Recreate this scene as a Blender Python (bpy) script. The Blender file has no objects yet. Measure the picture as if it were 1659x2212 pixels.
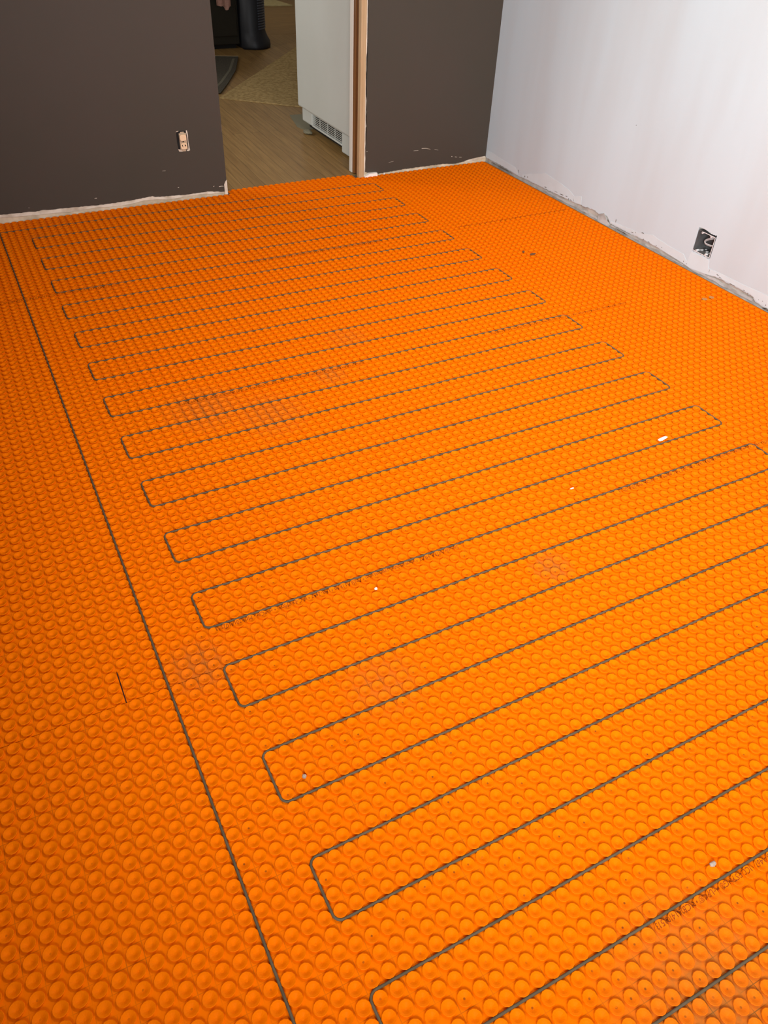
import bpy, bmesh, math, random
import numpy as np
from mathutils import Matrix, Vector
random.seed(7)
rng = np.random.default_rng(11)
scene = bpy.context.scene
C = scene.collection

# ------------------------------------------------------------------ camera
R3 = [(0.8873923587, -0.4596060078, 0.0360155422),
      (-0.2751435720, -0.5906793820, -0.7585472184),
      (0.3699064970, 0.6632195604, -0.6506220087)]
cam_data = bpy.data.cameras.new('camera')
cam = bpy.data.objects.new('camera', cam_data)
C.objects.link(cam)
M = Matrix(((R3[0][0], -R3[1][0], -R3[2][0], -0.1034627),
            (R3[0][1], -R3[1][1], -R3[2][1], -3.8590120),
            (R3[0][2], -R3[1][2], -R3[2][2], 1.3905407),
            (0, 0, 0, 1)))
cam.matrix_world = M
cam_data.sensor_fit = 'VERTICAL'
cam_data.sensor_height = 36.0
cam_data.lens = 36.0 * 1678.43 / 2212.0
cam_data.clip_start = 0.05
scene.camera = cam

# ------------------------------------------------------------------ world, lights, exposure
scene.view_settings.view_transform = 'Standard'
scene.view_settings.look = 'None'
scene.view_settings.gamma = 1.0
scene.view_settings.exposure = 0.0
scene.view_settings.use_curve_mapping = False
world = bpy.data.worlds.new('world')
scene.world = world
world.use_nodes = True
world.node_tree.nodes['Background'].inputs[0].default_value = (0.75, 0.85, 1.0, 1)
world.node_tree.nodes['Background'].inputs[1].default_value = 0.6

def area(name, loc, target, sx, sy, watts, col, shape='RECTANGLE'):
    l = bpy.data.lights.new(name, 'AREA')
    l.shape = shape
    l.size = sx
    if shape in ('RECTANGLE', 'ELLIPSE'):
        l.size_y = sy
    l.energy = watts
    l.color = col
    o = bpy.data.objects.new(name, l)
    C.objects.link(o)
    o.location = loc
    o.rotation_euler = (Vector(target) - Vector(loc)).to_track_quat('-Z', 'Y').to_euler()
    return o
LW = area('window_daylight_left', (-0.50, -4.88, 1.50), (2.69, -1.35, 0.62), 1.15, 1.15, 60, (0.90, 0.955, 1.0))
LW.data.spread = math.radians(88)
area('window_daylight_right', (1.65, -4.88, 1.55), (2.0, -1.6, 0.4), 1.4, 1.2, 10, (0.88, 0.95, 1.0))
area('ceiling_light', (1.50, -2.15, 2.40), (1.50, -2.15, 0.0), 0.45, 0.45, 40, (1.0, 0.96, 0.90), 'DISK')
area('kitchen_daylight', (-0.35, 2.0, 1.5), (1.9, 0.9, 0.9), 1.0, 1.0, 33, (0.97, 0.97, 0.97))
area('kitchen_fill_light', (3.3, 4.9, 2.40), (3.3, 4.9, 0.0), 0.4, 0.4, 14, (1.0, 0.92, 0.78), 'DISK')  # added fill, no fixture seen; brightens the far kitchen floor

# ------------------------------------------------------------------ helpers
def link(name, me, mats=(), parent=None):
    o = bpy.data.objects.new(name, me)
    for m in (mats if isinstance(mats, (list, tuple)) else [mats]):
        me.materials.append(m)
    C.objects.link(o)
    if parent:
        o.parent = parent
    return o
def obj(name, bm, mats, parent=None, smooth=False):
    me = bpy.data.meshes.new(name)
    bmesh.ops.recalc_face_normals(bm, faces=bm.faces)
    bm.to_mesh(me)
    bm.free()
    if smooth:
        for p in me.polygons:
            p.use_smooth = True
    return link(name, me, mats, parent)
def tag(o, label=None, cat=None, group=None, kind=None):
    if label: o['label'] = label
    if cat: o['category'] = cat
    if group: o['group'] = group
    if kind: o['kind'] = kind
    return o
def thing(name, label, cat, loc=(0, 0, 0), group=None, kind=None):
    o = bpy.data.objects.new(name, None)
    o.empty_display_size = 0.05
    C.objects.link(o)
    o.location = loc
    return tag(o, label, cat, group, kind)
def box(bm, x0, x1, y0, y1, z0, z1, bevel=0.0, seg=2, mi=0):
    r = bmesh.ops.create_cube(bm, size=1.0)
    vs = r['verts']
    bmesh.ops.scale(bm, vec=(x1 - x0, y1 - y0, z1 - z0), verts=vs)
    bmesh.ops.translate(bm, vec=((x0 + x1) / 2, (y0 + y1) / 2, (z0 + z1) / 2), verts=vs)
    fs = list({f for v in vs for f in v.link_faces})
    for f in fs: f.material_index = mi
    if bevel > 0:
        es = list({e for v in vs for e in v.link_edges})
        bmesh.ops.bevel(bm, geom=es, offset=bevel, segments=seg, affect='EDGES', profile=0.5)
    return vs
def prism(bm, pts, axis, d0, d1, mi=0):
    """extrude a 2-D outline; axis 'x': pts are (y,z), 'y': (x,z), 'z': (x,y)"""
    def P3(p, d):
        return {'x': (d, p[0], p[1]), 'y': (p[0], d, p[1]), 'z': (p[0], p[1], d)}[axis]
    a = [bm.verts.new(P3(p, d0)) for p in pts]
    b = [bm.verts.new(P3(p, d1)) for p in pts]
    f = [bm.faces.new(a), bm.faces.new(b[::-1])]
    n = len(pts)
    for i in range(n):
        f.append(bm.faces.new((a[i], b[i], b[(i + 1) % n], a[(i + 1) % n])))
    for q in f: q.material_index = mi
    bmesh.ops.triangulate(bm, faces=f[:2])
def tube(bm, pts, r, sides=10, closed_ends=True, mi=0):
    pts = [Vector(p) for p in pts]
    rings = []
    for i, p in enumerate(pts):
        t = (pts[min(i + 1, len(pts) - 1)] - pts[max(i - 1, 0)]).normalized()
        u = t.cross(Vector((0, 0, 1)))
        if u.length < 1e-4: u = t.cross(Vector((1, 0, 0)))
        u.normalize(); v = u.cross(t)
        rr = r[i] if isinstance(r, (list, tuple)) else r
        rings.append([bm.verts.new(p + rr * (math.cos(2 * math.pi * k / sides) * u + math.sin(2 * math.pi * k / sides) * v)) for k in range(sides)])
    for a, b in zip(rings, rings[1:]):
        for k in range(sides):
            f = bm.faces.new((a[k], a[(k + 1) % sides], b[(k + 1) % sides], b[k])); f.material_index = mi
    if closed_ends:
        bm.faces.new(rings[0]).material_index = mi
        bm.faces.new(rings[-1][::-1]).material_index = mi
def ragged(pts, step, amp):
    """open polyline (s,z) resampled every step with jitter in z"""
    out = []
    for (s0, z0), (s1, z1) in zip(pts, pts[1:]):
        n = max(1, int(abs(s1 - s0) / step))
        for i in range(n):
            t = i / n
            out.append((s0 + (s1 - s0) * t, z0 + (z1 - z0) * t + random.uniform(-amp, amp)))
    out.append(pts[-1])
    return out
def columns(bm, rows, axis, d0, d1):
    """solid layer made of columns; rows: list of (s, zlo, zhi); axis the layer's normal"""
    def P3(s, z, d):
        return (d, s, z) if axis == 'x' else (s, d, z)
    prev = None
    for s, lo, hi in rows:
        cur = [bm.verts.new(P3(s, lo, d0)), bm.verts.new(P3(s, hi, d0)), bm.verts.new(P3(s, lo, d1)), bm.verts.new(P3(s, hi, d1))]
        if prev:
            a, b = prev, cur
            bm.faces.new((a[0], b[0], b[1], a[1])); bm.faces.new((a[2], a[3], b[3], b[2]))
            bm.faces.new((a[0], a[2], b[2], b[0])); bm.faces.new((a[1], b[1], b[3], a[3]))
        else:
            bm.faces.new((cur[0], cur[1], cur[3], cur[2]))
        prev = cur
    bm.faces.new((prev[0], prev[2], prev[3], prev[1]))

# ------------------------------------------------------------------ materials
def mat(name, col, rough=0.6, spec=0.4, noise=None, bump=None, col2=None, scale=8.0, detail=4.0, stretch=(1, 1, 1), lo=0.35, hi=0.7):
    m = bpy.data.materials.new(name); m.use_nodes = True
    nt = m.node_tree; N = nt.nodes; L = nt.links
    b = N['Principled BSDF']
    b.inputs['Base Color'].default_value = (*col, 1)
    b.inputs['Roughness'].default_value = rough
    b.inputs['Specular IOR Level'].default_value = spec
    tc = N.new('ShaderNodeTexCoord')
    mp = N.new('ShaderNodeMapping'); mp.inputs['Scale'].default_value = stretch
    L.new(tc.outputs['Object'], mp.inputs['Vector'])
    if col2 is not None:
        n = N.new('ShaderNodeTexNoise'); n.inputs['Scale'].default_value = scale; n.inputs['Detail'].default_value = detail
        L.new(mp.outputs[0], n.inputs['Vector'])
        r = N.new('ShaderNodeValToRGB')
        r.color_ramp.elements[0].position = lo; r.color_ramp.elements[1].position = hi
        r.color_ramp.elements[0].color = (*col, 1); r.color_ramp.elements[1].color = (*col2, 1)
        L.new(n.outputs['Fac'], r.inputs['Fac']); L.new(r.outputs['Color'], b.inputs['Base Color'])
    if bump:
        n2 = N.new('ShaderNodeTexNoise'); n2.inputs['Scale'].default_value = bump[0]; n2.inputs['Detail'].default_value = 5
        L.new(mp.outputs[0], n2.inputs['Vector'])
        bp = N.new('ShaderNodeBump'); bp.inputs['Strength'].default_value = bump[1]; bp.inputs['Distance'].default_value = bump[2]
        L.new(n2.outputs['Fac'], bp.inputs['Height']); L.new(bp.outputs['Normal'], b.inputs['Normal'])
    return m

P = 0.03          # stud pitch
HS = 0.0050       # stud height
BLOBS = [(0.976, -2.816, 0.055, 1.0), (0.075, -2.735, 0.075, 0.8), (0.40, -1.75, 0.13, 0.8), (0.62, -3.74, 0.18, 1.0),
         (0.14, -0.10, 0.05, 0.5), (0.58, -1.86, 0.12, 0.75), (0.42, -2.95, 0.09, 0.5), (0.85, -1.72, 0.06, 0.9), (1.02, -1.50, 0.08, 0.6)]
def membrane_material(name, studs):
    m = bpy.data.materials.new(name); m.use_nodes = True
    nt = m.node_tree; N = nt.nodes; L = nt.links
    b = N['Principled BSDF']
    b.inputs['Roughness'].default_value = 0.5
    b.inputs["Specular IOR Level"].default_value = 0.02
    tc = N.new('ShaderNodeTexCoord')
    def math_(op, a, c=None):
        n = N.new('ShaderNodeMath'); n.operation = op
        for i, v in enumerate((a, c)):
            if v is None: continue
            if isinstance(v, (int, float)): n.inputs[i].default_value = v
            else: L.new(v, n.inputs[i])
        return n.outputs[0]
    def mix(f, c1, c2):
        n = N.new('ShaderNodeMix'); n.data_type = 'RGBA'
        if isinstance(f, float): n.inputs['Factor'].default_value = f
        else: L.new(f, n.inputs['Factor'])
        for key, v in (('A', c1), ('B', c2)):
            s = [i for i in n.inputs if i.name == key and i.type == 'RGBA'][0]
            if isinstance(v, tuple): s.default_value = (*v, 1)
            else: L.new(v, s)
        return [o for o in n.outputs if o.type == 'RGBA'][0]
    n1 = N.new('ShaderNodeTexNoise'); n1.inputs['Scale'].default_value = 2.2; n1.inputs['Detail'].default_value = 3
    L.new(tc.outputs['Object'], n1.inputs['Vector'])
    base = mix(n1.outputs['Fac'], (0.78, 0.142, 0.0002), (0.78, 0.166, 0.0002))
    n2 = N.new('ShaderNodeTexNoise'); n2.inputs['Scale'].default_value = 90; n2.inputs['Detail'].default_value = 4
    L.new(tc.outputs['Object'], n2.inputs['Vector'])
    blob = None
    sep = N.new('ShaderNodeSeparateXYZ'); L.new(tc.outputs['Object'], sep.inputs[0])
    comb = N.new('ShaderNodeCombineXYZ'); L.new(sep.outputs['X'], comb.inputs['X']); L.new(sep.outputs['Y'], comb.inputs['Y'])
    for x, y, r, w in BLOBS:
        d = N.new('ShaderNodeVectorMath'); d.operation = 'DISTANCE'; L.new(comb.outputs[0], d.inputs[0]); d.inputs[1].default_value = (x, y, 0)
        mr = N.new('ShaderNodeMapRange'); mr.inputs['From Min'].default_value = r * 1.2; mr.inputs['From Max'].default_value = r * 0.2
        mr.inputs['To Min'].default_value = 0; mr.inputs['To Max'].default_value = w
        L.new(d.outputs['Value'], mr.inputs['Value'])
        blob = mr.outputs[0] if blob is None else math_('MAXIMUM', blob, mr.outputs[0])
    if not studs:
        # dirt: thin lines pressed between the cells, grime patches on the fleece
        def line(o):
            t = math_('DIVIDE', o, P); f = math_('FRACT', t)
            d = math_('ABSOLUTE', math_('SUBTRACT', f, 0.5))
            return math_('GREATER_THAN', d, 0.478)
        lines = math_('MAXIMUM', line(sep.outputs['X']), line(sep.outputs['Y']))
        n3 = N.new('ShaderNodeTexNoise'); n3.inputs['Scale'].default_value = 7; n3.inputs['Detail'].default_value = 3
        L.new(tc.outputs['Object'], n3.inputs['Vector'])
        n5 = N.new('ShaderNodeTexNoise'); n5.inputs['Scale'].default_value = 24; n5.inputs['Detail'].default_value = 2
        L.new(tc.outputs['Object'], n5.inputs['Vector'])
        cut = N.new('ShaderNodeMapRange'); cut.inputs['From Min'].default_value = 0.42; cut.inputs['From Max'].default_value = 0.62
        L.new(n5.outputs['Fac'], cut.inputs['Value'])
        lm = math_('MULTIPLY', lines, math_('MULTIPLY', math_('ADD', math_('MULTIPLY', n3.outputs['Fac'], 0.8), math_('MULTIPLY', blob, 0.5)), cut.outputs[0]))
        base = mix(lm, base, (0.20, 0.055, 0.006))
        g = math_('MULTIPLY', blob, math_('MULTIPLY', n2.outputs['Fac'], 1.0))
        base = mix(g, base, (0.20, 0.11, 0.03))
        bn = N.new('ShaderNodeBump'); bn.inputs['Strength'].default_value = 0.35; bn.inputs['Distance'].default_value = 0.0006
        n4 = N.new('ShaderNodeTexNoise'); n4.inputs['Scale'].default_value = 420; L.new(tc.outputs['Object'], n4.inputs['Vector'])
        L.new(n4.outputs['Fac'], bn.inputs['Height']); L.new(bn.outputs['Normal'], b.inputs['Normal'])
        b.inputs['Roughness'].default_value = 0.7
    else:
        at = N.new('ShaderNodeAttribute'); at.attribute_name = 'dirt'
        base = mix(math_('MULTIPLY', at.outputs['Fac'], 0.85), base, (0.13, 0.035, 0.006))
        g = math_('MULTIPLY', blob, math_('MULTIPLY', n2.outputs['Fac'], 0.38))
        base = mix(g, base, (0.25, 0.12, 0.03))
    L.new(base, b.inputs['Base Color'])
    return m
M_STUD = membrane_material('orange_plastic_studs', True)
M_BASE = membrane_material('orange_plastic_base', False)
M_INK = mat('printed_ink', (0.24, 0.040, 0.003), 0.7, 0.1)
M_CABLE = mat('cable_sheath', (0.118, 0.086, 0.052), 0.6, 0.12, col2=(0.085, 0.062, 0.034), scale=30)
M_THINSET = mat('grey_thinset', (0.07, 0.06, 0.05), 0.9, 0.1, col2=(0.16, 0.15, 0.13), scale=25)
M_DARKPAINT = mat('dark_brown_wall_paint', (0.061, 0.048, 0.036), 0.55, 0.3, col2=(0.057, 0.047, 0.034), scale=2.5, bump=(260, 0.12, 0.0008))
M_WHITEPAINT = mat('white_wall_paint', (0.55, 0.638, 0.672), 0.65, 0.25, col2=(0.525, 0.582, 0.60), scale=1.7, detail=3, stretch=(1, 2.6, 0.45), lo=0.38, hi=0.68, bump=(160, 0.10, 0.0008))
M_PLASTER = mat('torn_plaster', (0.74, 0.66, 0.54), 0.85, 0.1, col2=(0.52, 0.43, 0.32), scale=18, lo=0.42, hi=0.66, bump=(90, 0.5, 0.002))
M_OLDBOARD = mat('bare_wall_board', (0.74, 0.60, 0.43), 0.9, 0.1, col2=(0.42, 0.33, 0.22), scale=13, lo=0.4, hi=0.72, bump=(60, 0.6, 0.002))
M_GREYBOARD = mat('grey_bare_wall_base', (0.50, 0.47, 0.41), 0.9, 0.1, col2=(0.26, 0.245, 0.21), scale=16, lo=0.4, hi=0.7, bump=(60, 0.6, 0.002))
M_PALEPLASTER = mat('pale_torn_plaster', (0.50, 0.50, 0.48), 0.85, 0.1, col2=(0.34, 0.33, 0.30), scale=18, lo=0.42, hi=0.66, bump=(90, 0.5, 0.002))
M_MUD = mat('joint_compound', (0.61, 0.69, 0.71), 0.8, 0.15, col2=(0.57, 0.63, 0.64), scale=9, bump=(70, 0.25, 0.001))
M_CHIP = mat('dark_chip', (0.10, 0.085, 0.07), 0.9, 0.1, col2=(0.25, 0.22, 0.19), scale=120)
M_CEIL = mat('ceiling_white', (0.80, 0.78, 0.75), 0.9, 0.1)
M_RAWWOOD = mat('raw_pine', (0.50, 0.345, 0.19), 0.6, 0.3, col2=(0.40, 0.25, 0.12), scale=5, stretch=(14, 14, 0.7))
M_STAINWOOD = mat('stained_wood', (0.22, 0.088, 0.024), 0.35, 0.5, col2=(0.14, 0.055, 0.014), scale=6, stretch=(14, 14, 0.6))
M_CASING = mat('white_casing', (0.72, 0.68, 0.60), 0.4, 0.4)
M_FRIDGE = mat('white_enamel', (0.56, 0.575, 0.53), 0.32, 0.5, col2=(0.52, 0.53, 0.48), scale=2.0, bump=(300, 0.04, 0.0005))
M_GRILLE = mat('grille_plastic', (0.50, 0.49, 0.43), 0.5, 0.4)
M_BLACK = mat('flat_black', (0.012, 0.011, 0.010), 0.7, 0.2)  # flat black; also stands in for shade in holes and gaps
M_STOVE = mat('near_black_enamel', (0.012, 0.010, 0.006), 0.4, 0.4)
M_TOWER = mat('black_plastic', (0.010, 0.010, 0.012), 0.5, 0.3)
M_TOWEL = mat('pinkish_towel', (0.36, 0.20, 0.155), 0.95, 0.05, col2=(0.28, 0.15, 0.12), scale=60)
M_RUG = mat('beige_rug_pile', (0.40, 0.285, 0.125), 0.95, 0.05, col2=(0.25, 0.17, 0.07), scale=48, lo=0.36, hi=0.66, bump=(260, 0.8, 0.004))
M_RUG2 = mat('pale_rug_pile', (0.50, 0.42, 0.22), 0.95, 0.05, col2=(0.40, 0.33, 0.17), scale=20)
M_MAT = mat('charcoal_mat_weave', (0.05, 0.045, 0.035), 0.9, 0.1, col2=(0.085, 0.075, 0.055), scale=80)
M_MATLINE = mat('mat_border_weave', (0.12, 0.11, 0.08), 0.9, 0.1)
M_MATEDGE = mat('mat_binding', (0.33, 0.25, 0.15), 0.9, 0.1)
M_PAD = mat('grey_green_sheet', (0.19, 0.175, 0.115), 0.7, 0.2)
M_BOX = mat('grey_pvc', (0.085, 0.08, 0.078), 0.5, 0.4, col2=(0.12, 0.115, 0.11), scale=30)
M_BOXRIM = mat('white_plastic_rim', (0.80, 0.79, 0.78), 0.5, 0.4)
M_WIRE = mat('grey_wire_sheath', (0.46, 0.45, 0.44), 0.5, 0.3)
M_IVORY = mat('ivory_plastic', (0.80, 0.58, 0.36), 0.4, 0.5)
M_STEEL = mat('dull_steel', (0.46, 0.34, 0.22), 0.5, 0.5)
M_CHIPWHITE = mat('white_plaster_crumb', (0.86, 0.82, 0.74), 0.8, 0.1)
M_SMEAR = mat('dried_adhesive', (0.42, 0.22, 0.10), 0.8, 0.1, col2=(0.55, 0.22, 0.05), scale=60)
M_STONE = mat('grey_crumb', (0.33, 0.25, 0.19), 0.8, 0.2, col2=(0.45, 0.38, 0.32), scale=200)
M_STONEDARK = mat('dark_crumb', (0.12, 0.06, 0.03), 0.8, 0.2)

def hardwood(name, along_y=True):
    m = bpy.data.materials.new(name); m.use_nodes = True
    nt = m.node_tree; N = nt.nodes; L = nt.links
    b = N['Principled BSDF']; b.inputs['Roughness'].default_value = 0.5; b.inputs['Specular IOR Level'].default_value = 0.18
    tc = N.new('ShaderNodeTexCoord')
    mp = N.new('ShaderNodeMapping')
    mp.inputs['Rotation'].default_value = (0, 0, math.radians(-88.0 if along_y else 1.0))
    L.new(tc.outputs['Object'], mp.inputs['Vector'])
    br = N.new('ShaderNodeTexBrick')
    br.inputs['Color1'].default_value = (0.275, 0.165, 0.056, 1); br.inputs['Color2'].default_value = (0.235, 0.138, 0.046, 1)
    br.inputs['Mortar'].default_value = (0.085, 0.046, 0.015, 1)
    br.inputs['Scale'].default_value = 1.0; br.inputs['Mortar Size'].default_value = 0.0011; br.inputs['Mortar Smooth'].default_value = 0.1
    br.inputs['Brick Width'].default_value = 1.9; br.inputs['Row Height'].default_value = 0.058
    br.offset = 0.37
    L.new(mp.outputs[0], br.inputs['Vector'])
    mp2 = N.new('ShaderNodeMapping'); mp2.inputs['Scale'].default_value = (3, 40, 1)
    L.new(mp.outputs[0], mp2.inputs['Vector'])
    n = N.new('ShaderNodeTexNoise'); n.inputs['Scale'].default_value = 1.6; n.inputs['Detail'].default_value = 5
    L.new(mp2.outputs[0], n.inputs['Vector'])
    mx = N.new('ShaderNodeMix'); mx.data_type = 'RGBA'; mx.blend_type = 'MULTIPLY'; mx.inputs['Factor'].default_value = 0.55
    rp = N.new('ShaderNodeValToRGB'); rp.color_ramp.elements[0].position = 0.3; rp.color_ramp.elements[0].color = (0.55, 0.5, 0.42, 1); rp.color_ramp.elements[1].position = 0.7; rp.color_ramp.elements[1].color = (1.1, 1.1, 1.1, 1)
    L.new(n.outputs['Fac'], rp.inputs['Fac'])
    ins = [i for i in mx.inputs if i.type == 'RGBA']
    L.new(br.outputs['Color'], ins[0]); L.new(rp.outputs['Color'], ins[1])
    L.new([o for o in mx.outputs if o.type == 'RGBA'][0], b.inputs['Base Color'])
    return m
M_OAK = hardwood('oak_strip_floor', True)
M_OAK2 = hardwood('oak_strip_floor_crosswise', False)

# ------------------------------------------------------------------ setting
YB = 0.128          # face of the dark wall
XR = 2.69           # face of the white wall
XL, YF, ZC = -1.30, -4.95, 2.44
DL, DR = 1.112, 1.885   # doorway

bm = bmesh.new(); box(bm, XL - .1, XR + .15, YF - .1, 0.185, -0.10, -0.004)
tag(obj('floor', bm, M_THINSET), 'grey subfloor of the room under the orange membrane', 'floor', kind='structure')
bm = bmesh.new(); box(bm, -0.9, 5.2, 0.178, 4.13, -0.09, 0.001); box(bm, -0.9, 5.2, 4.135, 5.645, -0.09, 0.001, mi=1); box(bm, -0.9, 5.2, 5.652, 8.0, -0.09, 0.001)
tag(obj('floor', bm, [M_OAK, M_OAK2]), 'oak strip floor of the room beyond the doorway', 'floor', kind='structure')
bm = bmesh.new(); box(bm, XL - .1, 5.2, YF - .1, 8.0, ZC, ZC + .1)
tag(obj('ceiling', bm, M_CEIL), 'white ceiling above the frame', 'ceiling', kind='structure')

# dark wall with the doorway: bare board core + paint layer with a ragged lower edge
bm = bmesh.new()
box(bm, XL - .1, DL, YB + .004, .245, -.004, ZC); box(bm, DR + .006, XR + .15, YB + .004, .245, -.004, ZC); box(bm, DL, DR + .006, YB + .004, .245, 2.06, ZC)
wall_back = tag(obj('wall_back', bm, M_OLDBOARD), 'dark brown wall with the doorway at the far side', 'wall', kind='structure')
bm = bmesh.new()
edge = ragged([(XL, .040), (-.4, .037), (.027, .039), (.075, .037), (.119, .036), (.151, .038), (.181, .033), (.214, .036), (.252, .034), (.354, .031), (.482, .027), (.6, .029), (.729, .037), (.742, .032), (.902, .024), (1.008, .026), (1.090, .016), (1.0975, .016)], .008, .0012)
columns(bm, [(s, z, ZC - .001) for s, z in edge], 'y', YB, YB + .0045)
edge = ragged([(1.0976, .040), (1.100, .052), (1.106, .058), (1.1115, .062), (DL, .085)], .004, .002)
columns(bm, [(s, z, ZC - .001) for s, z in edge], 'y', YB, YB + .0045)
edge = ragged([(1.895, .026), (1.93, .016), (1.972, .018), (1.974, .006), (2.05, .010), (2.16, .014), (2.407, .015), (2.486, .008), (2.564, .017), (2.60, .022), (2.684, .027), (XR, .027)], .008, .0012)
columns(bm, [(s, z, ZC - .001) for s, z in edge], 'y', YB, YB + .0045)
columns(bm, [(DL, 2.07, ZC - .001), (1.894, 2.07, ZC - .001)], 'y', YB, YB + .0045)
obj('paint_layer', bm, M_DARKPAINT, wall_back)
bm = bmesh.new()   # torn pale paper between paint and board
top = ragged([(XL, .044), (.027, .043), (.119, .040), (.214, .040), (.354, .035), (.482, .030), (.6, .033), (.729, .040), (.902, .028), (1.008, .029), (1.09, .02)], .02, .001)
lo = ragged([(XL, .026), (.023, .025), (.115, .019), (.258, .016), (.35, .012), (.45, .017), (.56, .010), (.70, .022), (.80, .013), (.95, .017), (1.09, .010)], .02, .0022)
def zat(poly, s):
    for (a, za), (b, zb) in zip(poly, poly[1:]):
        if a <= s <= b: return za + (zb - za) * (s - a) / max(b - a, 1e-6)
    return poly[-1][1]
columns(bm, [(s, min(zat(lo, s), z - .002), z) for s, z in top], 'y', YB + .0012, YB + .0046)
columns(bm, [(1.0977, .002, .050), (1.103, .001, .062), (1.108, .001, .068), (1.1135, .001, .072)], 'y', YB - .001, YB + .0046)
columns(bm, [(2.545, .012, .016), (2.575, .010, .021), (2.60, .013, .024), (2.64, .018, .027), (2.684, .02, .03)], 'y', YB - .0008, YB + .004)
obj('torn_paper_strip', bm, M_PLASTER, wall_back)
bm = bmesh.new()   # scuffs that show the white under the paint
def scuff(bm, pts, w, plane, d):
    n = len(pts)
    up = [(s, z + random.uniform(.3, 1) * w) for s, z in pts]; dn = [(s, z - random.uniform(.3, 1) * w) for s, z in pts[::-1]]
    prism(bm, up + dn, plane, d, d + (.0006 if d < 1 else .0006))
for pts, w in [([(.456, .060), (.461, .061), (.466, .0605)], .0022), ([(.860, .063), (.866, .063)], .0018), ([(1.040, .048), (1.046, .049)], .0012),
               ([(1.070, .044), (1.082, .0445), (1.095, .043)], .0012), ([(2.251, .113), (2.28, .111), (2.308, .103)], .0014), ([(2.452, .050), (2.458, .049)], .0022),
               ([(2.476, .046), (2.49, .043)], .0012), ([(2.505, .041), (2.522, .039)], .0013), ([(2.335, .100), (2.36, .094)], .0008), ([(2.2, .105), (2.23, .104)], .0007),
               ([(.795, .149), (.811, .149)], .0007), ([(2.045, .06), (2.075, .062)], .0006), ([(1.111, .62), (1.1125, .66)], .003), ([(1.108, .30), (1.111, .33)], .0015),
               ([(1.906, .13), (1.912, .131)], .001), ([(.155, .054), (.159, .054)], .0012)]:
    scuff(bm, pts, w, 'y', YB - .0006)
obj('paint_scuff', bm, M_PLASTER, wall_back)

# white wall: board core with a socket hole, paint layer, compound band, chips
HY0, HY1, HZ0, HZ1 = -1.632, -1.528, .084, .187
bm = bmesh.new()
x0, x1 = XR + .004, XR + .12
box(bm, x0, x1, HY1, .245, -.004, ZC); box(bm, x0, x1, YF - .1, HY0, -.004, ZC)
box(bm, x0, x1, HY0, HY1, -.004, HZ0); box(bm, x0, x1, HY0, HY1, HZ1, ZC)
wall_right = tag(obj('wall_right', bm, M_GREYBOARD), 'white wall on the right side', 'wall', kind='structure')
low = [(YF, .012), (-2.6, .014), (-1.986, .011), (-1.918, .013), (-1.904, .020), (-1.902, .028), (-1.84, .031), (-1.748, .029), (-1.696, .029), (-1.64, .018), (-1.545, .008), (-1.443, .020),
       (-1.333, .023), (-1.227, .025), (-1.121, .019), (-.998, .020), (-.975, .038), (-.941, .052), (-.903, .034), (-.873, .042), (-.736, .031), (-.539, .024), (-.382, .020), (-.256, .018), (-.2, .015), (-.031, .022), (.118, .022), (YB, .022)]
hole_lo = lambda y: .0845 + .002 * math.sin(y * 300)
hole_hi = lambda y: .1865 + .003 * math.sin((y + 1.58) * 60) + .001 * math.sin(y * 500)
bm = bmesh.new()
rl = ragged(low, .008, .0022)
seg = [r for r in rl if r[0] < HY0] + [(HY0, .018)]
columns(bm, [(s, max(z, .002), ZC - .001) for s, z in seg], 'x', XR, XR + .0045)
seg = [(HY1, .010)] + [r for r in rl if r[0] > HY1]
columns(bm, [(s, max(z, .002), ZC - .001) for s, z in seg], 'x', XR, XR + .0045)
ys = [HY0 + (HY1 - HY0) * i / 24 for i in range(25)]
columns(bm, [(y, zat(low, y), hole_lo(y)) for y in ys], 'x', XR, XR + .0045)
columns(bm, [(y, hole_hi(y), ZC - .001) for y in ys], 'x', XR, XR + .0045)
obj('paint_layer', bm, M_WHITEPAINT, wall_right)
bm = bmesh.new()
def band(lo_, hi_, step=.012, amp=.0015, off=.0009):
    t = ragged(hi_, step, amp); b = ragged(lo_, step, amp * .6)
    columns(bm, [(s, min(zat(b, s), z - .0015), z) for s, z in t], 'x', XR - off, XR + .001)
band([(-.76, .034), (-.645, .028), (-.527, .026), (-.382, .022), (-.245, .020)], [(-.76, .043), (-.756, .075), (-.70, .058), (-.645, .078), (-.527, .089), (-.436, .097), (-.382, .077), (-.295, .052), (-.245, .033)])
band([(-1.70, .031), (-1.64, .020), (-1.545, .010), (-1.515, .013)], [(-1.70, .051), (-1.640, .046), (-1.632, .078), (-1.60, .080), (-1.56, .079), (-1.525, .077), (-1.519, .036), (-1.515, .03)], .006, .001)
band([(-3.2, .016), (-1.986, .014), (-1.918, .016), (-1.90, .031), (-1.84, .034), (-1.70, .032)], [(-3.2, .060), (-1.964, .059), (-1.825, .053), (-1.70, .051)], .03, .0007)
band([(-1.515, .013), (-1.333, .025), (-1.227, .027), (-1.0, .024)], [(-1.515, .03), (-1.488, .051), (-1.40, .054), (-1.283, .065), (-1.20, .045), (-1.10, .040), (-1.0, .032)])
band([(-.2, .018), (-.031, .024), (.118, .024)], [(-.2, .03), (-.17, .05), (-.05, .055), (.05, .062), (.118, .066)], .03, .0006, .0006)
obj('joint_compound_patch', bm, M_MUD, wall_right)
bm = bmesh.new()
random.seed(3)
def chip(y, z, w, h):
    n = 9; pts = []
    for k in range(n):
        a = 2 * math.pi * k / n; r = random.uniform(.25, 1)
        pts.append((y + w * r * math.cos(a), z + h * r * math.sin(a)))
    prism(bm, pts, 'x', XR - .0016, XR + .001)
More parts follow.
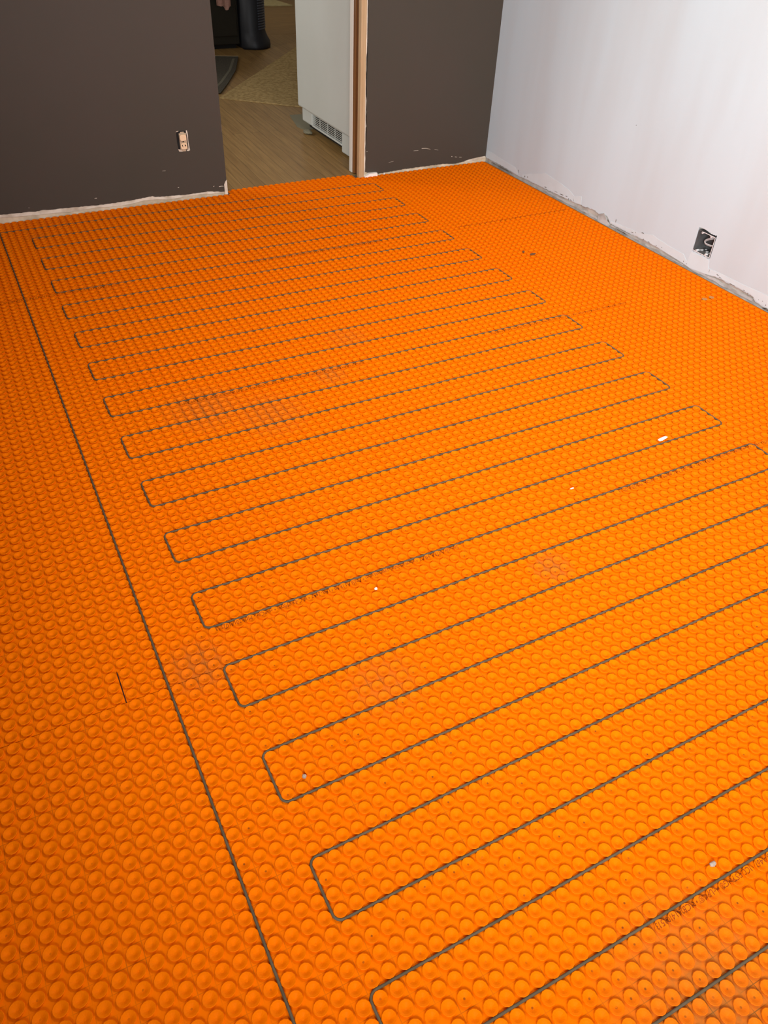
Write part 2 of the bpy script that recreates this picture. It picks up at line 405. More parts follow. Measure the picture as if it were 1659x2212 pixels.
for y, z, w, h in [(-.205, .040, .003, .012), (-.27, .030, .004, .006), (-.295, .034, .004, .006), (-.46, .030, .012, .0025), (-.55, .035, .018, .002), (-.60, .036, .02, .0025), (-.64, .039, .012, .002), (-.66, .031, .004, .007),
                   (-.68, .032, .012, .002), (-.70, .036, .0015, .01), (-.95, .034, .016, .004), (-.975, .026, .012, .007), (-1.03, .044, .003, .010), (-1.155, .032, .01, .003), (-1.175, .038, .002, .005),
                   (-1.22, .052, .014, .003), (-1.235, .028, .006, .003), (-1.27, .028, .012, .0015), (-1.32, .030, .004, .003), (-1.355, .033, .003, .003), (-1.50, .024, .003, .003), (-1.52, .020, .003, .002),
                   (-1.65, .040, .0012, .010), (-1.70, .040, .010, .002), (-1.715, .035, .010, .0018), (-1.78, .032, .02, .0012), (-1.85, .034, .006, .003), (-1.87, .030, .004, .003), (-1.02, .472, .003, .003),
                   (-1.93, .028, .002, .002), (-1.95, .030, .002, .002), (-1.97, .022, .003, .003), (-.08, .012, .09, .004), (.02, .012, .06, .003), (-1.985, .006, .05, .005), (-1.08, .010, .05, .003)]:
    chip(y, z, w, h)
obj('plaster_chip', bm, M_CHIP, wall_right)
bm = bmesh.new()   # bent flap of board paper at the broken spot
prism(bm, [(-.905, .002), (-.905, .033), (-.941, .053), (-.962, .034), (-.992, .012), (-.99, .002)], 'x', XR - .003, XR + .003)
obj('torn_paper_strip', bm, M_PALEPLASTER, wall_right)
bm = bmesh.new()
for y0, y1, z, w in [(-1.21, -1.0, .012, .004), (-1.50, -1.25, .008, .003), (-1.9, -1.55, .012, .006), (-.9, -.45, .012, .005)]:
    r = ragged([(y0, z), ((y0 + y1) / 2, z + .002), (y1, z)], .02, .003)
    columns(bm, [(s, max(.001, q - w), q + w * .6) for s, q in r], 'x', XR + .0002, XR + .006)
obj('torn_paper_strip', bm, M_PALEPLASTER, wall_right)

# walls the photo does not show (they close the room for the light)
bm = bmesh.new(); box(bm, XL - .1, XL, YF - .1, .245, -.004, ZC)
tag(obj('wall_left', bm, M_DARKPAINT), 'dark brown wall on the left, outside the photo', 'wall', kind='structure')
bm = bmesh.new()
W1, W2 = (-1.12, .12), (.92, 2.38)
box(bm, XL, XR + .1, YF - .1, YF, -.004, .92); box(bm, XL, XR + .1, YF - .1, YF, 2.18, ZC)
for x0, x1 in ((XL, W1[0]), (W1[1], W2[0]), (W2[1], XR + .1)):
    box(bm, x0, x1, YF - .1, YF, .92, 2.18)
tag(obj('wall_front', bm, M_WHITEPAINT), 'white wall with two windows behind the viewer', 'wall', kind='structure')
for k, (x0, x1) in enumerate((W1, W2)):
    bm = bmesh.new()
    box(bm, x0, x0 + .05, YF - .08, YF - .02, .92, 2.18); box(bm, x1 - .05, x1, YF - .08, YF - .02, .92, 2.18)
    box(bm, x0 + .05, x1 - .05, YF - .08, YF - .02, .92, .97); box(bm, x0 + .05, x1 - .05, YF - .08, YF - .02, 2.13, 2.18)
    tag(obj('window_%d' % (k + 1), bm, M_CASING), ('left' if k == 0 else 'right') + ' window frame in the wall behind the viewer', 'window', kind='structure')
bm = bmesh.new(); box(bm, -1.0, -.9, .245, 8.0, -.09, ZC); box(bm, 5.2, 5.3, .245, 8.0, -.09, ZC); box(bm, -1.0, 5.3, 8.0, 8.1, -.09, ZC); box(bm, XR + .12, 5.2, .15, .245, -.09, ZC)
tag(obj('wall_kitchen', bm, M_CEIL), 'walls of the room beyond the doorway', 'wall', kind='structure')

# door frame
door = thing('door_1', 'opened doorway frame with bare wood jamb edge', 'doorway', (1.87, .16, 0), kind='structure')
def local(o, par):
    o.matrix_parent_inverse = Matrix.Translation(-par.location)
    return o
bm = bmesh.new(); box(bm, 1.856, 1.8855, .113, .142, .0005, 2.06, .0015)
local(obj('raw_wood_jamb', bm, M_RAWWOOD, door), door)
bm = bmesh.new()
box(bm, 1.870, 1.884, .142, .206, .004, 2.06, .001); box(bm, 1.862, 1.871, .1425, .158, .004, 2.06, .001); box(bm, 1.859, 1.871, .187, .207, .004, 2.06, .0015)
local(obj('stained_jamb', bm, M_STAINWOOD, door), door)
bm = bmesh.new(); box(bm, 1.858, 1.93, .2075, .2465, .002, 2.1, .003)
local(obj('white_casing', bm, M_CASING, door), door)
bm = bmesh.new()   # ragged plaster edge beside the bare jamb
pts = []
z = .004
while z < 1.25:
    pts.append((1.8925 + random.uniform(.001, .0045) + (.003 if .25 < z < .42 else 0) - (.0025 if .42 < z < .6 else 0), z)); z += random.uniform(.008, .03)
prism(bm, [(1.882, .004)] + pts + [(1.882, z)], 'y', .1215, .1300)
local(obj('torn_plaster_edge', bm, M_PLASTER, door), door)

# ------------------------------------------------------------------ orange membrane sheets
def stud_template(full):
    if full: n, prof = 12, [(.385, 0.0), (.432, HS - .0008), (.402, HS), (.28, HS - .0011), (.085, HS - .0040), (.05, HS - .0043)]
    else: n, prof = 8, [(.385, 0.0), (.418, HS), (.09, HS - .0036)]
    v = []
    for r, z in prof:
        for k in range(n):
            a = 2 * math.pi * (k + .5) / n
            v.append((r * P * math.cos(a), r * P * math.sin(a), z))
    f4 = []
    for j in range(len(prof) - 1):
        for k in range(n):
            k2 = (k + 1) % n
            f4.append((j * n + k, j * n + k2, (j + 1) * n + k2, (j + 1) * n + k))
    cap = [(len(prof) - 1) * n + k for k in range(n)]
    return np.array(v), np.array(f4), np.array(cap), n, len(prof)
def sheet(name, cells, rects, label, group):
    """cells: list of (a,b) stud cells; rects: (x0,x1,y0,y1) of the flat base"""
    near = [(a, b) for a, b in cells if b < 134 and a > -20 and not (b > 96 and a > 66) and not (b > 60 and a < -14)]
    ns = set(near); far = [c for c in cells if c not in ns]
    V, LO, PS, PT, MI, D = [], [], [], [], [], []
    off = 0; lo_off = 0
    for group_cells, full in ((near, True), (far, False)):
        if not group_cells: continue
        tv, f4, cap, n, npf = stud_template(full)
        c = np.array(group_cells, float) + .5
        m = len(c)
        jr = 1 + rng.normal(0, .012, m); jz = 1 + rng.normal(0, .02, m); dep = rng.normal(0, .00022, m)
        v = np.repeat(tv[None], m, 0)
        v[:, :, 0] *= jr[:, None]; v[:, :, 1] *= jr[:, None]; v[:, :, 2] *= jz[:, None]
        v[:, -n:, 2] += dep[:, None]
        ox, oy = rng.normal(0, .0008, m), rng.normal(0, .0008, m)      # the dish centre wanders a little
        v[:, -n:, 0] += ox[:, None]; v[:, -n:, 1] += oy[:, None]
        v[:, :, 0] += c[:, 0, None] * P; v[:, :, 1] -= c[:, 1, None] * P
        d = np.zeros((m, len(tv)))
        amt = np.where(rng.random(m) < .16, rng.uniform(.3, 1, m), rng.uniform(0, .12, m))
        xs, ys = c[:, 0] * P, -c[:, 1] * P
        for bx, by, br, w in BLOBS:
            dd = np.hypot(xs - bx, ys - by)
            amt = np.where((dd < br * 1.2) & (rng.random(m) < (.85 if br < .1 else .3)), np.maximum(amt, w * rng.uniform(.4, 1.1, m)), amt)
        amt *= np.where(xs < .0, .5, 1.0)
        d[:, -n:] = amt[:, None].clip(0, 1)
        V.append(v.reshape(-1, 3)); D.append(d.ravel())
        base = off + np.arange(m)[:, None] * len(tv)
        q = (base[:, :, None] + f4[None]).reshape(-1, 4)
        cp = (base + cap[None])
        LO.append(q.ravel()); PS.append(lo_off + np.arange(len(q)) * 4); PT.append(np.full(len(q), 4)); lo_off += q.size
        LO.append(cp.ravel()); PS.append(lo_off + np.arange(m) * n); PT.append(np.full(m, n)); lo_off += cp.size
        MI.append(np.zeros(len(q) + m, int))
        off += m * len(tv)
    for x0, x1, y0, y1 in rects:
        zt, zb = 0.0, -.0038
        v = np.array([(x0, y0, zb), (x1, y0, zb), (x1, y1, zb), (x0, y1, zb), (x0, y0, zt), (x1, y0, zt), (x1, y1, zt), (x0, y1, zt)])
        f = np.array([(4, 5, 6, 7), (0, 1, 5, 4), (1, 2, 6, 5), (2, 3, 7, 6), (3, 0, 4, 7), (3, 2, 1, 0)]) + off
        V.append(v); D.append(np.zeros(8)); LO.append(f.ravel()); PS.append(lo_off + np.arange(6) * 4); PT.append(np.full(6, 4)); MI.append(np.ones(6, int))
        lo_off += 24; off += 8
    V = np.concatenate(V); LO = np.concatenate(LO); PS = np.concatenate(PS); PT = np.concatenate(PT); MI = np.concatenate(MI); D = np.concatenate(D)
    me = bpy.data.meshes.new(name)
    me.vertices.add(len(V)); me.vertices.foreach_set('co', V.astype(np.float32).ravel())
    me.loops.add(len(LO)); me.loops.foreach_set('vertex_index', LO.astype(np.int32))
    me.polygons.add(len(PS)); me.polygons.foreach_set('loop_start', PS.astype(np.int32)); me.polygons.foreach_set('loop_total', PT.astype(np.int32))
    me.polygons.foreach_set('material_index', MI.astype(np.int32))
    me.polygons.foreach_set('use_smooth', np.zeros(len(PS), bool))
    at = me.attributes.new('dirt', 'FLOAT', 'POINT'); at.data.foreach_set('value', D.astype(np.float32))
    me.update(calc_edges=True); me.validate()
    me.shade_flat()
    o = link(name, me, [M_STUD, M_BASE])
    return tag(o, label, 'floor membrane', group)
A0, A1 = -43, 89
GAP = .0008
GRP = 'orange studded floor membrane sheets'
def rect(a0, a1, b0, b1, g=GAP):
    return (a0 * P + g, a1 * P - g, -b1 * P + g, -b0 * P - g)
def cells(a0, a1, b0, b1):
    return [(a, b) for b in range(b0, b1) for a in range(a0, a1)]
sheets = {}
tab = cells(38, 61, -6, -4)
sheets[0] = sheet('floor_membrane', cells(A0, A1, -4, 28) + tab, [rect(A0, A1 + .45, -4, 28), (37.55 * P, 61.4 * P, 4 * P - .0004, 5.9 * P)],
      'orange studded membrane sheet farthest away, along the dark wall and into the doorway', GRP)
sheets[1] = sheet('floor_membrane', cells(A0, A1, 28, 60), [rect(A0, A1 + .45, 28, 60)],
      'second orange membrane sheet from the dark wall, meeting the white wall below the socket box', GRP)
sheets[2] = sheet('floor_membrane', cells(A0, A1, 60, 92),
      [(A0 * P, (A1 + .45) * P, -89 * P, -60 * P - GAP), (A0 * P, -3 * P - .0012, -92 * P + GAP, -89 * P), (-3 * P + .0012, (A1 + .45) * P, -92 * P + GAP, -89 * P)],
      'third orange membrane sheet from the dark wall, across the middle of the picture', GRP)
sheets[4] = sheet('floor_membrane', cells(A0, A1, 92, 124), [rect(A0, A1 + .45, 92, 124)],
      'fourth orange membrane sheet from the dark wall, filling the bottom of the picture', GRP)
sheets[5] = sheet('floor_membrane', cells(A0, A1, 124, 156), [rect(A0, A1 + .45, 124, 156)],
      'nearest orange membrane sheet, cut by the bottom right picture edge', GRP)

# ------------------------------------------------------------------ printing on the sheets
LINE = 'Schluter-DITRA-HEAT \u2022 www.schluter-systems.com \u2022 ANSI A118.10 \u2022 LER-2467 \u2022 ICC-ES PMG\u00ae \u2022 cUPC\u00ae \u2022 MCB2014102513'
def stud_z(x, y):
    a, b = x / P, -y / P
    r = math.hypot(a - math.floor(a) - .5, b - math.floor(b) - .5)
    if r < .405:
        return HS - (.0011 * min(1, (.405 - r) / .122) + .0029 * max(0, min(1, (.28 - r) / .195)))
    if r < .43: return HS
    return max(0.0, HS * (1 - (r - .43) / .05))
def text_mesh():
    cu = bpy.data.curves.new('print', 'FONT'); cu.body = LINE; cu.size = .0165; cu.resolution_u = 2; cu.space_character = 1.0
    o = bpy.data.objects.new('print', cu); C.objects.link(o)
    dg = bpy.context.evaluated_depsgraph_get()
    me = bpy.data.meshes.new_from_object(o.evaluated_get(dg))
    bpy.data.objects.remove(o); bpy.data.curves.remove(cu)
    bm = bmesh.new(); bm.from_mesh(me); bpy.data.meshes.remove(me)
    xs = [v.co.x for v in bm.verts]; w = max(xs) - min(xs)
    k = 21.9 * P / w
    for v in bm.verts: v.co.x = (v.co.x - min(xs)) * k; v.co.y *= .92
    for _ in range(3):
        es = [e for e in bm.edges if e.calc_length() > .0028]
        if not es: break
        bmesh.ops.subdivide_edges(bm, edges=es, cuts=1)
        bmesh.ops.triangulate(bm, faces=bm.faces)
    return bm
TXT = text_mesh()
def print_line(par, a_start, b_mid):
    bm = TXT.copy()
    for v in bm.verts:
        x = a_start * P - v.co.x; y = -b_mid * P - (v.co.y - .0062)
        v.co = (x, y, stud_z(x, y) + .0006)
    me = bpy.data.meshes.new('printed_text'); bm.to_mesh(me); bm.free()
    o = link('printed_text', me, M_INK, par); o['label'] = 'dark brown upside-down printed line'
for par, b, starts in [(sheets[0], 24.40, (12, 52)), (sheets[1], 56.5, (33, 73)), (sheets[2], 88.40, (26.6, 66.6)), (sheets[4], 120.4, (2.0, 42.1))]:
    for s in starts: print_line(par, s, b)
print_line(sheets[0], 92 - 4.0, 24.0)
TXT.free()

# ------------------------------------------------------------------ heating cable
corners = [(0, 152), (0, 0)]
for k in range(0, 37):
    b = 4 * k
    if k % 2 == 0: corners += [(63, b)] if k == 0 else [(4, b), (63, b)]
    else: corners += [(63, b), (4, b)]
path = []
rc = .5
for i, c in enumerate(corners):
    c = Vector((c[0], c[1]))
    if i in (0, len(corners) - 1):
        path.append(c); continue
    p, q = Vector(corners[i - 1]), Vector(corners[i + 1])
    d0 = (p - c).normalized(); d1 = (q - c).normalized()
    cen = c + rc * (d0 + d1)
    for j in range(7):
        t = j / 6 * math.pi / 2
        path.append(cen - rc * (d1 * math.cos(t) + d0 * math.sin(t)))
pts = []
for p, q in zip(path, path[1:]):
    n = max(1, int((q - p).length / .5))
    for j in range(n):
        pts.append(p.lerp(q, j / n))
pts.append(path[-1])
bm = bmesh.new()
P3 = []
for i, p in enumerate(pts):
    P3.append((p.x * P + random.uniform(-.0001, .0001), -p.y * P + random.uniform(-.0001, .0001), .0030 + .0003 * math.sin(i * .37)))
tube(bm, P3, .00255, 8)
cable = obj('heating_cable', bm, M_CABLE, smooth=True)
tag(cable, 'long grey brown heating cable snaking in loops through the orange membrane', 'heating cable')

# ------------------------------------------------------------------ wall sockets
so = thing('power_outlet', 'ivory duplex power outlet without cover in the dark wall', 'outlet', (.914, YB, .273))
bm = bmesh.new(); prism(bm, [(.8865, .318), (.905, .3205), (.9275, .320), (.9405, .3165), (.9412, .29), (.9405, .25), (.9425, .232), (.93, .229), (.915, .232), (.902, .2285), (.8885, .238), (.8855, .265), (.8855, .30)], 'y', YB - .0012, YB - .0003)
local(obj('cutout_shade', bm, M_BLACK, so), so)  # black sheet on the wall face, painted shade of the socket hole
bm = bmesh.new(); box(bm, .897, .9325, YB - .0045, YB - .001, .236, .311, .0012)
for z in (.233, .3135):
    box(bm, .904, .923, YB - .0035, YB - .0018, z - .0045, z + .0035, .001)
local(obj('yoke', bm, M_STEEL, so), so)
def rounded(cx, cz, w, h, n=24, p=3.2):
    return [(cx + w / 2 * math.copysign(abs(math.cos(t)) ** (2 / p), math.cos(t)), cz + h / 2 * math.copysign(abs(math.sin(t)) ** (2 / p), math.sin(t))) for t in [2 * math.pi * k / n for k in range(n)]]
for cz, top in ((.2925, True), (.254, False)):
    bm = bmesh.new(); prism(bm, rounded(.9145 + (.0 if not top else -.001), cz, .031, .028), 'y', YB - (.013 if top else .0095), YB - .002)
    f = local(obj('receptacle_face', bm, M_IVORY, so), so)
    if not top:
        bm = bmesh.new()
        prism(bm, [(.9045, .2595), (.9085, .2615), (.9095, .249), (.9062, .2535)], 'y', YB - .0099, YB - .0094)
        prism(bm, [(.9185, .2615), (.9255, .2575), (.9195, .2500)], 'y', YB - .0099, YB - .0094)
        s = obj('contact_slots', bm, M_BLACK, f)
bm = bmesh.new(); bmesh.ops.create_uvsphere(bm, u_segments=10, v_segments=6, radius=.003, matrix=Matrix.Translation((.9135, YB - .0055, .2735)))
local(obj('screw', bm, M_BLACK, so), so)
bm = bmesh.new()
prism(bm, [(.9335, .320), (.938, .322), (.9405, .313), (.9415, .295), (.940, .265), (.943, .231), (.936, .228), (.925, .2295), (.934, .236), (.937, .25), (.9365, .295)], 'y', YB - .0022, YB - .0004)
prism(bm, [(.886, .24), (.89, .2295), (.905, .2275), (.914, .2305), (.905, .2345), (.893, .2395)], 'y', YB - .0022, YB - .0004)
prism(bm, [(.884, .318), (.892, .3215), (.90, .321), (.892, .318)], 'y', YB - .0018, YB - .0004)
local(obj('broken_plaster_rim', bm, M_PLASTER, so), so)

eb = thing('electrical_box', 'open grey socket box set in the white wall with a loop of wire inside', 'electrical box', (XR, -1.58, .135))
bm = bmesh.new()
d = .07; y0, y1, z0, z1 = HY0 + .004, HY1 - .002, HZ0 + .003, HZ1 - .010
xa = XR + .0005
w = .0022
box(bm, xa, xa + d, y0, y0 + w, z0, z1); box(bm, xa, xa + d, y1 - w, y1, z0, z1); box(bm, xa, xa + d, y0 + w, y1 - w, z0, z0 + w); box(bm, xa, xa + d, y0 + w, y1 - w, z1 - w, z1); box(bm, xa + d, xa + d + w, y0, y1, z0, z1)
local(obj('box_shell', bm, M_BOX, eb), eb)
bm = bmesh.new()
box(bm, xa - .0012, xa, y0 - .0002, y0 + .002, z0, z1); box(bm, xa - .0012, xa, y0, y1, z0, z0 + .0022); box(bm, xa - .0012, xa, y0, y1 - .028, z1 - .002, z1)
local(obj('white_rim', bm, M_BOXRIM, eb), eb)
for yy, zz in ((y0 + .024, z1 - .005), (y1 - .024, z1 - .005), (y0 + .026, z0 + .005), (y1 - .018, z0 + .005)):
    bm = bmesh.new()
    ring = [(yy + .0042 * math.cos(2 * math.pi * k / 16), zz + .0042 * math.sin(2 * math.pi * k / 16)) for k in range(16)]
    prism(bm, ring, 'x', xa - .0014, xa + .012)
    ear = local(obj('screw_ear', bm, M_BOXRIM, eb), eb)
    bm = bmesh.new()
    prism(bm, [(yy + .0019 * math.cos(2 * math.pi * k / 12), zz + .0019 * math.sin(2 * math.pi * k / 12)) for k in range(12)], 'x', xa - .0018, xa - .001)
    h = obj('screw_hole', bm, M_BLACK, ear)
bm = bmesh.new()
loop = [(xa + .03, y0 + .020, z1 - .010), (xa + .016, y0 + .034, z1 - .017), (xa + .012, y0 + .052, z1 - .028), (xa + .012, y0 + .060, z1 - .038), (xa + .014, y0 + .056, z1 - .045), (xa + .016, y0 + .040, z1 - .047), (xa + .018, y0 + .022, z1 - .045), (xa + .022, y0 + .006, z1 - .042)]
def smooth_path(p, n=6):
    out = []
    for i in range(len(p) - 1):
        a, b, c, e = [Vector(p[max(0, min(len(p) - 1, i + k))]) for k in (-1, 0, 1, 2)]
        for j in range(n):
            t = j / n
            out.append(.5 * ((2 * b) + (c - a) * t + (2 * a - 5 * b + 4 * c - e) * t * t + (3 * b - a - 3 * c + e) * t ** 3))
    out.append(Vector(p[-1])); return out
tube(bm, smooth_path(loop), .0022, 8)
tube(bm, smooth_path([(x + .006, y + .002, z - .006) for x, y, z in loop]), .0022, 8)
local(obj('wire_loop', bm, M_WIRE, eb, True), eb)
bm = bmesh.new()
for k in range(9):
    yy = random.uniform(y0 + .01, y1 - .015); xx = random.uniform(xa + .012, xa + .055)
    bmesh.ops.create_icosphere(bm, subdivisions=1, radius=random.uniform(.003, .008), matrix=Matrix.Translation((xx, yy, z0 + .004)) @ Matrix.Diagonal((1.4, 1, .6, 1)))
local(obj('plaster_debris', bm, M_WIRE, eb), eb)

# ------------------------------------------------------------------ room beyond the doorway
fr = thing('refrigerator', 'white refrigerator seen sideways through the doorway, low grille at its foot', 'refrigerator', (2.3, .76, 0))
bm = bmesh.new(); box(bm, 1.985, 2.62, .375, 1.14, .06, 1.70, .006)
local(obj('cabinet_body', bm, M_FRIDGE, fr), fr)
bm = bmesh.new(); box(bm, 1.93, 1.984, .365, 1.152, .128, 1.70, .012, 3)
local(obj('door', bm, M_FRIDGE, fr), fr)
bm = bmesh.new()
box(bm, 1.952, 1.985, .98, 1.135, .045, .124, .008, 3); box(bm, 1.952, 1.985, .45, .545, .012, .124, .006, 2); box(bm, 1.952, 1.99, .545, .98, .045, .055, .003); box(bm, 1.96, 1.985, .545, .98, .118, .124)
g = local(obj('kick_panel', bm, M_FRIDGE, fr), fr)
bm = bmesh.new(); box(bm, 1.978, 1.984, .545, .98, .055, .118)
s = obj('grille_shade', bm, M_BLACK, g)  # black backing, puts the shade between the slats into the colour
bm = bmesh.new()
for k in range(6):
    z = .0615 + k * .0102
    box(bm, 1.957, 1.9605, .546, .98, z, z + .0036, .0008, 1)
for yv in (.65, .76, .87):
    box(bm, 1.957, 1.961, yv, yv + .003, .055, .118)
s = obj('grille_slats', bm, M_GRILLE, g)
for yv in (.46, 1.05):
    bm = bmesh.new(); tube(bm, [(2.03, yv, .001), (2.03, yv, .06)], .02, 12)
    local(obj('foot', bm, M_GRILLE, fr), fr)
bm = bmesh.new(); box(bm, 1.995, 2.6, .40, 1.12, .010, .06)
local(obj('underside_shade', bm, M_BLACK, fr), fr)  # black block painted in for the shade below the refrigerator

bm = bmesh.new(); prism(bm, [(1.985, 1.435), (1.925, 1.16), (1.94, 1.085), (1.975, 1.075), (2.25, 1.12), (2.24, 1.40)], 'z', .0012, .0045)
tag(obj('floor_protector', bm, M_PAD), 'thin grey green sheet on the wood floor under the refrigerator corner', 'floor protector')
bm = bmesh.new()
bmesh.ops.create_icosphere(bm, subdivisions=3, radius=.03, matrix=Matrix.Translation((1.93, 1.00, .012)) @ Matrix.Diagonal((.8, 1.5, .35, 1)))
for v in bm.verts: v.co += Vector((random.uniform(-.003, .003), random.uniform(-.003, .003), random.uniform(-.001, .002)))
tag(obj('dust_rag', bm, M_PAD), 'crumpled grey rag on the wood floor under the refrigerator grille', 'rag')

bm = bmesh.new()
c0 = Vector((1.690, 2.005)); e1 = Vector((.742, -.670)); e2 = Vector((.625, .781))
prism(bm, [tuple(c0), tuple(c0 + e1 * 1.35), tuple(c0 + e1 * 1.35 + e2 * 2.1), tuple(c0 + e2 * 2.1)], 'z', .0015, .009)
tag(obj('rug', bm, M_RUG), 'beige speckled shag rug lying askew beyond the doorway', 'rug', None)
mt = thing('floor_mat', 'dark charcoal floor mat with a pale border, beside the beige rug', 'mat', (2.0, 3.0, 0))
outer = [(2.262, 3.247), (2.080, 2.78), (1.879, 2.378), (1.735, 2.115), (1.3, 2.30), (1.75, 3.44)]
bm = bmesh.new(); prism(bm, outer, 'z', .009, .0135)
local(obj('mat_field', bm, M_MAT, mt), mt)
bm = bmesh.new()
cx_, cy_ = 1.8, 2.75
for p, q in [(outer[5], outer[0])]:
    p = Vector(p); q = Vector(q); dd = (q - p).normalized(); nn = Vector((dd.y, -dd.x)) * .006
    prism(bm, [tuple(p + nn), tuple(q + nn), tuple(q - nn), tuple(p - nn)], 'z', .0085, .0148)
local(obj('edge_binding', bm, M_MATEDGE, mt), mt)
bm = bmesh.new()
inner = [(2.195, 3.170), (2.03, 2.78), (1.83, 2.40), (1.70, 2.20)]
for p, q in zip(inner, inner[1:]):
    p = Vector(p); q = Vector(q); dd = (q - p).normalized(); nn = Vector((dd.y, -dd.x)) * .010
    prism(bm, [tuple(p + nn), tuple(q + nn), tuple(q - nn), tuple(p - nn)], 'z', .0135, .0140)
local(obj('border_stripe', bm, M_MATLINE, mt), mt)
bm = bmesh.new(); prism(bm, [(3.47, 5.69), (3.735, 5.66), (3.60, 6.7), (2.9, 7.4), (2.6, 6.2)], 'z', .0015, .010)
tag(obj('rug', bm, M_RUG2), 'pale rug farthest away, at the top edge of the doorway view', 'rug')

st = thing('cabinet', 'near black low cabinet with a towel on its front, beyond the doorway', 'cabinet', (2.1, 3.9, 0))
bm = bmesh.new(); box(bm, 1.45, 2.405, 3.60, 4.12, .035, .92, .006)
local(obj('body', bm, M_STOVE, st), st)
bm = bmesh.new(); box(bm, 1.49, 2.38, 3.64, 4.1, .0015, .036)
local(obj('plinth', bm, M_BLACK, st), st)
bm = bmesh.new(); box(bm, 1.50, 2.385, 3.583, 3.600, .10, .74, .004)
local(obj('door', bm, M_STOVE, st), st)
bm = bmesh.new(); tube(bm, [(1.58, 3.583, .76), (1.58, 3.552, .76), (2.33, 3.552, .76), (2.33, 3.583, .76)], .008, 8)
local(obj('handle', bm, M_STEEL, st), st)
bm = bmesh.new()
xs = [2.205 + .012 * i for i in range(11)]
zb = [.335, .332, .330, .327, .330, .322, .300, .298, .303, .325, .326]
prev = None
for i, x in enumerate(xs):
    o_ = .004 * math.sin(i * 1.3)
    cur = [bm.verts.new((x, 3.534 + o_, .765)), bm.verts.new((x, 3.530 + o_, zb[i])), bm.verts.new((x, 3.536 + o_, zb[i])), bm.verts.new((x, 3.540 + o_, .765))]
    if prev:
        for k in range(4): bm.faces.new((prev[k], prev[(k + 1) % 4], cur[(k + 1) % 4], cur[k]))
    else: bm.faces.new(cur)
    prev = cur
bm.faces.new(prev)
tag(obj('towel', bm, M_TOWEL, smooth=False), 'dull pink towel hanging on the near black cabinet', 'towel')

tw = thing('tower_heater', 'black floor appliance with ribbed rounded side and flared foot, beside the dark cabinet', 'appliance', (2.56, 3.72, 0))  # black tower heater
bm = bmesh.new()
def dshape(r, zz, flare=0.0):
    pts = []
    for k in range(20):
        t = math.pi * (-.55 + 1.1 * k / 19)
        pts.append((2.545 + (r + flare) * math.sin(t) if False else 2.535 + (.135 + flare) * math.cos(t) * 1.0, 3.735 + (.20 + flare) * math.sin(t), zz))
    pts += [(2.42, 3.92, zz), (2.42, 3.55, zz)]
    return pts
levels = [(.004, .042), (.02, .045), (.05, .040), (.08, .022), (.11, .008), (.14, .0)]
rings = []
for zz, fl in levels + [(1.0, 0.0)]:
    rings.append([bm.verts.new(p) for p in dshape(0, zz, fl)])
for a, b in zip(rings, rings[1:]):
    n = len(a)
    for k in range(n): bm.faces.new((a[k], a[(k + 1) % n], b[(k + 1) % n], b[k]))
bm.faces.new(rings[0]); bm.faces.new(rings[-1][::-1])
local(obj('housing', bm, M_TOWER, tw, True), tw)
bm = bmesh.new()
for k in range(44):
    zz = .15 + k * .019
    pr = []
    for j in range(9):
        t = math.pi * (-.44 + .40 * j / 8)
        pr.append((2.535 + .138 * math.cos(t), 3.735 + .204 * math.sin(t), zz))
    tube(bm, pr, .0055, 6)
local(obj('ribbed_side', bm, mat('rib_plastic_highlight', (0.045, 0.05, 0.065), .35, .5), tw), tw)  # bluish highlight painted into the rib colour, lighter than the housing

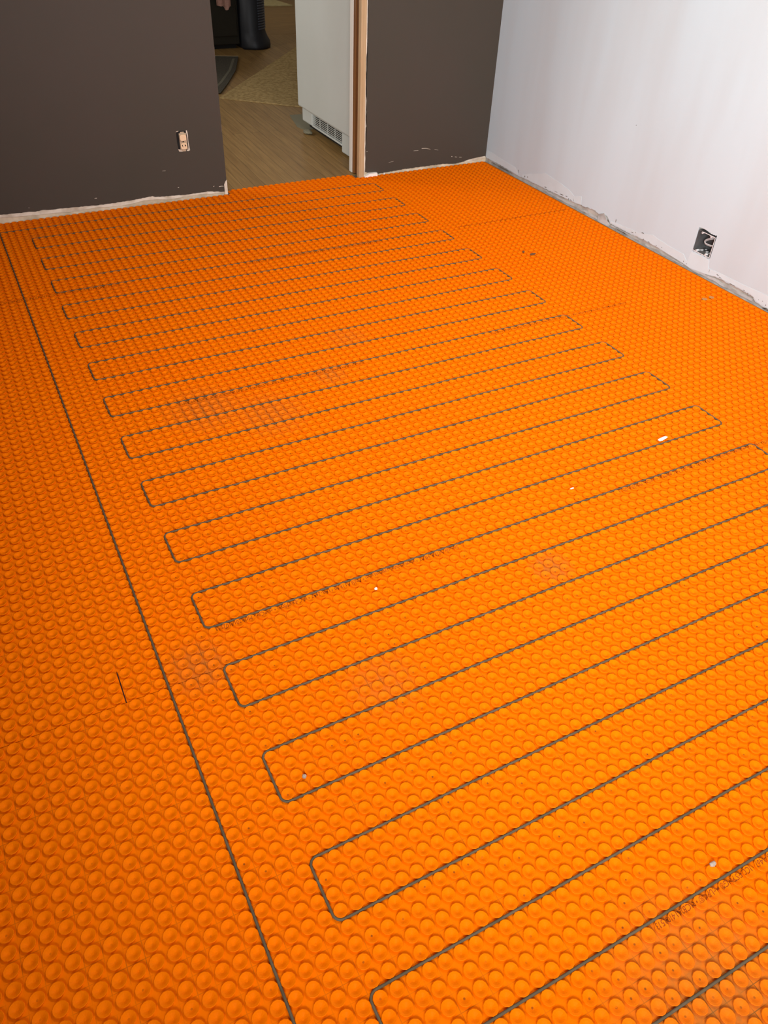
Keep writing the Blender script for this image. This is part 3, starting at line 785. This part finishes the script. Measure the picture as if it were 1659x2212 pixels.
# ------------------------------------------------------------------ crumbs on the membrane
def crumb(name, loc, size, m, label, cat, seed, flat=1.0):
    random.seed(seed)
    bm = bmesh.new()
    bmesh.ops.create_icosphere(bm, subdivisions=2, radius=1.0)
    for v in bm.verts:
        v.co *= random.uniform(.75, 1.1)
        v.co = Vector((v.co.x * size[0], v.co.y * size[1], v.co.z * size[2] * flat))
    lo_ = min(v.co.z for v in bm.verts)
    for v in bm.verts: v.co.z -= lo_
    o = obj(name, bm, m); o.location = loc
    return tag(o, label, cat)
o = crumb('plaster_crumb', (1.640, -2.505, .0054), (.022, .0075, .0025), M_CHIPWHITE, 'white plaster flake lying on the cable near the white wall', 'crumb', 1)
o.rotation_euler.z = .12
crumb('plaster_crumb', (.533, -2.695, .001), (.0045, .0038, .0035), M_CHIPWHITE, 'tiny white crumb below the printed line in the middle of the floor', 'crumb', 2)
crumb('plaster_crumb', (1.222, -2.585, .0055), (.007, .003, .0018), M_CHIPWHITE, 'small pale crumb on a stud right of the floor centre', 'crumb', 8)
crumb('pebble', (.178, -3.085, .0005), (.0042, .0052, .0042), M_STONE, 'small brown pebble inside the second complete cable loop from the bottom left', 'pebble', 3)
crumb('pebble', (.775, -3.574, .0005), (.0078, .0050, .0048), M_STONE, 'grey pebble between studs near the lower right printed line', 'pebble', 4)
crumb('debris', (2.121, -1.140, .0040), (.0160, .006, .005), M_STONEDARK, 'dark scrap on the studs near the far right, left of the socket box', 'debris', 5)
crumb('debris', (2.098, -1.100, .0040), (.006, .006, .004), M_STONEDARK, 'tiny dark bit just behind the dark scrap at the far right', 'debris', 6)
bm = bmesh.new()
prism(bm, [(1.8875, .001), (1.8885, .006), (1.91, .014), (1.918, .019), (1.966, .0185), (1.9675, .001)], 'y', .108, .1275)
tag(obj('plaster_piece', bm, M_CHIPWHITE), 'white wedge of plaster at the foot of the dark wall beside the bare jamb', 'plaster piece')
crumb('plaster_crumb', (2.012, .1165, .001), (.004, .003, .007), M_CHIPWHITE, 'tiny white chip standing at the dark wall, right of the plaster wedge', 'crumb', 7)
for k, (x, y, lab) in enumerate([(2.525, -1.800, 'dried grey adhesive smear on a stud near the socket box'), (2.565, -1.80, 'faint adhesive smear right of the dried grey one near the white wall')]):
    bm = bmesh.new()
    prism(bm, [(x + random.uniform(.8, 1.1) * .012 * math.cos(2 * math.pi * q / 10), y + random.uniform(.8, 1.1) * .011 * math.sin(2 * math.pi * q / 10)) for q in range(10)], 'z', HS - .0012, HS + .0003)
    tag(obj('adhesive_smear', bm, M_SMEAR), lab, 'smear')
